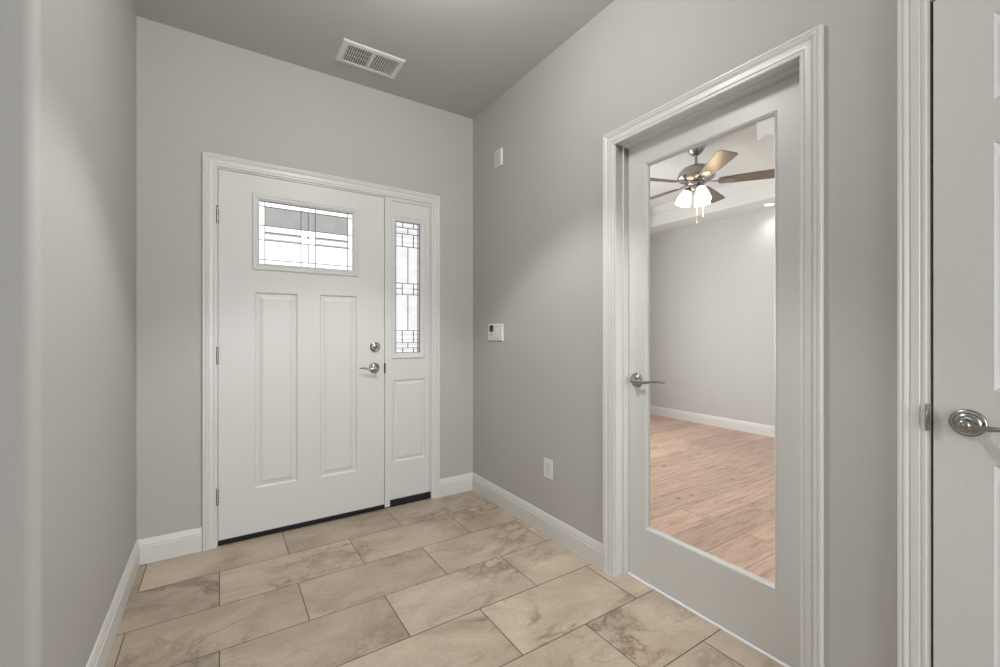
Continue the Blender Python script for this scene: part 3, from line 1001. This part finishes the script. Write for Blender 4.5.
for k in range(5):
    a = math.radians(15.5 + 72 * k)
    m = Matrix.Rotation(a, 4, 'Z')
    # blade iron: neck then leaf-shaped plate under the blade
    mb = MB()
    outl = [(0.095, 0.016), (0.135, 0.012), (0.170, 0.012), (0.200, 0.026), (0.235, 0.036), (0.270, 0.030), (0.298, 0.012), (0.304, 0.0)]
    full = outl + [(x, -y) for x, y in outl[-2::-1]]
    drop = lambda x: Z(2.472) - 0.010 * min(1, max(0, (x - 0.10) / 0.08))
    tilt = math.radians(-12)
    P3 = lambda x, y, dz: tuple(m @ Vector((x, y * math.cos(tilt), drop(x) + dz + (y * math.sin(tilt) if x > 0.16 else 0))))
    mb.loops([[P3(x, y, 0.0) for x, y in full], [P3(x, y, -0.003) for x, y in full], [P3(0.02 * 0.2 + x * 0.98, y * 0.8, -0.005) for x, y in full]], cap0=True, cap1=True)
    iron = mb.build('blade_iron', M['fan_metal'], fan, smooth=True, angle=40)
    mb = MB(lambda u, v, d: (u, v, d))
    o2 = [(0.175, 0.040), (0.20, 0.050), (0.30, 0.058), (0.45, 0.066), (0.60, 0.071), (0.650, 0.071), (0.668, 0.052)]
    fullb = o2 + [(x, -y) for x, y in o2[::-1]]
    mb.loops([[(x, y, 0.003) for x, y in fullb], [(x, y, -0.003) for x, y in fullb]], cap0=True, cap1=True)
    bl_ = mb.build('fan_blade', M['blade'], fan)
    bl_.matrix_local = Matrix.Translation((0, 0, Z(2.464))) @ m @ Matrix.Rotation(tilt, 4, 'X')
    md = bl_.modifiers.new('bevel', 'BEVEL')
    md.width, md.segments = 0.0015, 2
# light kit
lk = MB().lathe([(0.0, Z(2.490)), (0.060, Z(2.490)), (0.066, Z(2.474)), (0.070, Z(2.462)), (0.062, Z(2.446)), (0.050, Z(2.440)), (0.054, Z(2.425)), (0.044, Z(2.405)), (0.020, Z(2.394)), (0.0, Z(2.390))], seg=36).build('light_kit', M['fan_metal'], fan, smooth=True, angle=50)
lamps = []
for k, ad in enumerate((122.6, -117.4, 2.6)):
    a = math.radians(ad)
    m = Matrix.Rotation(a, 4, 'Z')
    pts = [tuple(m @ Vector(p)) for p in ((0.030, 0, Z(2.435)), (0.046, 0, Z(2.438)), (0.062, 0, Z(2.432)), (0.068, 0, Z(2.418)))]
    ax = m @ Vector((math.sin(math.radians(18)), 0, -math.cos(math.radians(18))))
    fr = Matrix.Translation(m @ Vector((0.066, 0, Z(2.422)))) @ basis(ax, m @ Vector((0, 1, 0)))
    arm = MB().tube(pts, 0.009, 10).lathe([(0.020, -0.006), (0.030, 0.004), (0.031, 0.020), (0.027, 0.022)], fr, 24).build('lamp_arm', M['fan_metal'], fan, smooth=True, angle=50)
    sh = [(0.026, 0.012), (0.036, 0.030), (0.049, 0.060), (0.058, 0.095), (0.063, 0.125), (0.065, 0.140), (0.062, 0.140), (0.055, 0.095), (0.046, 0.060), (0.033, 0.032), (0.022, 0.014)]
    MB().lathe(sh, fr, 32).build('lamp_shade', M['lamp'], fan, smooth=True, angle=60)
    bb = MB().lathe([(0.0, 0.022), (0.013, 0.024), (0.014, 0.040), (0.026, 0.066), (0.030, 0.088), (0.024, 0.108), (0.010, 0.117), (0.0, 0.118)], fr, 20).build('bulb', M['lamp'], fan, smooth=True)
    l = bpy.data.lights.new('fan_lamp', 'POINT')
    l.energy, l.color, l.shadow_soft_size = 3.6, (1.0, 0.74, 0.42), 0.03
    lo = bpy.data.objects.new('fan_lamp', l)
    COL.objects.link(lo)
    lo.location = Vector(fan.location) + fr @ Vector((0, 0, 0.165))
for (x, y, zb) in ((-0.035, -0.030, 2.10), (0.030, -0.045, 2.16)):
    mb = MB().tube([(x, y, Z(2.415)), (x, y, Z((2.415 + zb) / 2)), (x, y, Z(zb + 0.02))], 0.0012, 6)
    mb.lathe([(0.0, Z(zb + 0.024)), (0.0035, Z(zb + 0.02)), (0.0045, Z(zb + 0.006)), (0.0, Z(zb))], Matrix.Translation((x, y, 0)), 10)
    mb.build('pull_chain', M['plastic'], fan, smooth=True)

# ------------------------------------------------------------------ added hall fill lamp (unseen, above the frame)
lamp = empty('added_ceiling_lamp', (-0.97, -1.46, H))
tag(lamp, 'added round flush ceiling lamp with a frosted bowl, unseen fill for the hall', 'ceiling lamp')
MB().lathe([(0.120, -0.0005), (0.122, -0.012), (0.112, -0.026), (0.096, -0.028), (0.0, -0.028)], seg=40).build('lamp_base', M['nickel'], lamp, smooth=True, angle=50)
MB().lathe([(0.109, -0.026), (0.111, -0.040), (0.098, -0.066), (0.068, -0.085), (0.032, -0.094), (0.0, -0.096)], seg=40).build('lamp_bowl', M['bowl'], lamp, smooth=True, angle=60)
l = bpy.data.lights.new('hall_fill', 'POINT')
l.energy, l.color, l.shadow_soft_size = HALL_FILL, (1.0, 0.985, 0.965), 0.10
lo = bpy.data.objects.new('hall_fill', l)
COL.objects.link(lo)
lo.location = (-0.97, -1.46, H - 0.21)

# recessed downlights in the hall ceiling, both above the frame; the second is added fill
for i, (cx, cy) in enumerate(((-0.97, -1.25), (-0.97, -3.30))):
    spot = empty('recessed_downlight', (cx, cy, H))
    tag(spot, ('small lit recessed downlight in the hall ceiling between glass door and front door',
               'added small recessed downlight in the hall ceiling behind the camera')[i], 'light', group='hall ceiling downlights')
    MB().lathe([(0.075, -0.0005), (0.075, -0.004), (0.070, -0.007), (0.056, -0.006), (0.054, -0.001)], seg=28).build('trim_ring', M['plastic'], spot, smooth=True)
    MB().lathe([(0.0, -0.0015), (0.055, -0.0015), (0.055, -0.0005), (0.0, -0.0005)], seg=28).build('lens', M['can'], spot)
    l = bpy.data.lights.new('downlight_beam', 'SPOT')
    l.energy, l.spot_size, l.spot_blend, l.shadow_soft_size, l.color = CANS[i], math.radians(94), 0.34, 0.05, (1.0, 1.0, 1.0)
    lo = bpy.data.objects.new('downlight_beam', l)
    COL.objects.link(lo)
    lo.location = (cx, cy, H - 0.012)
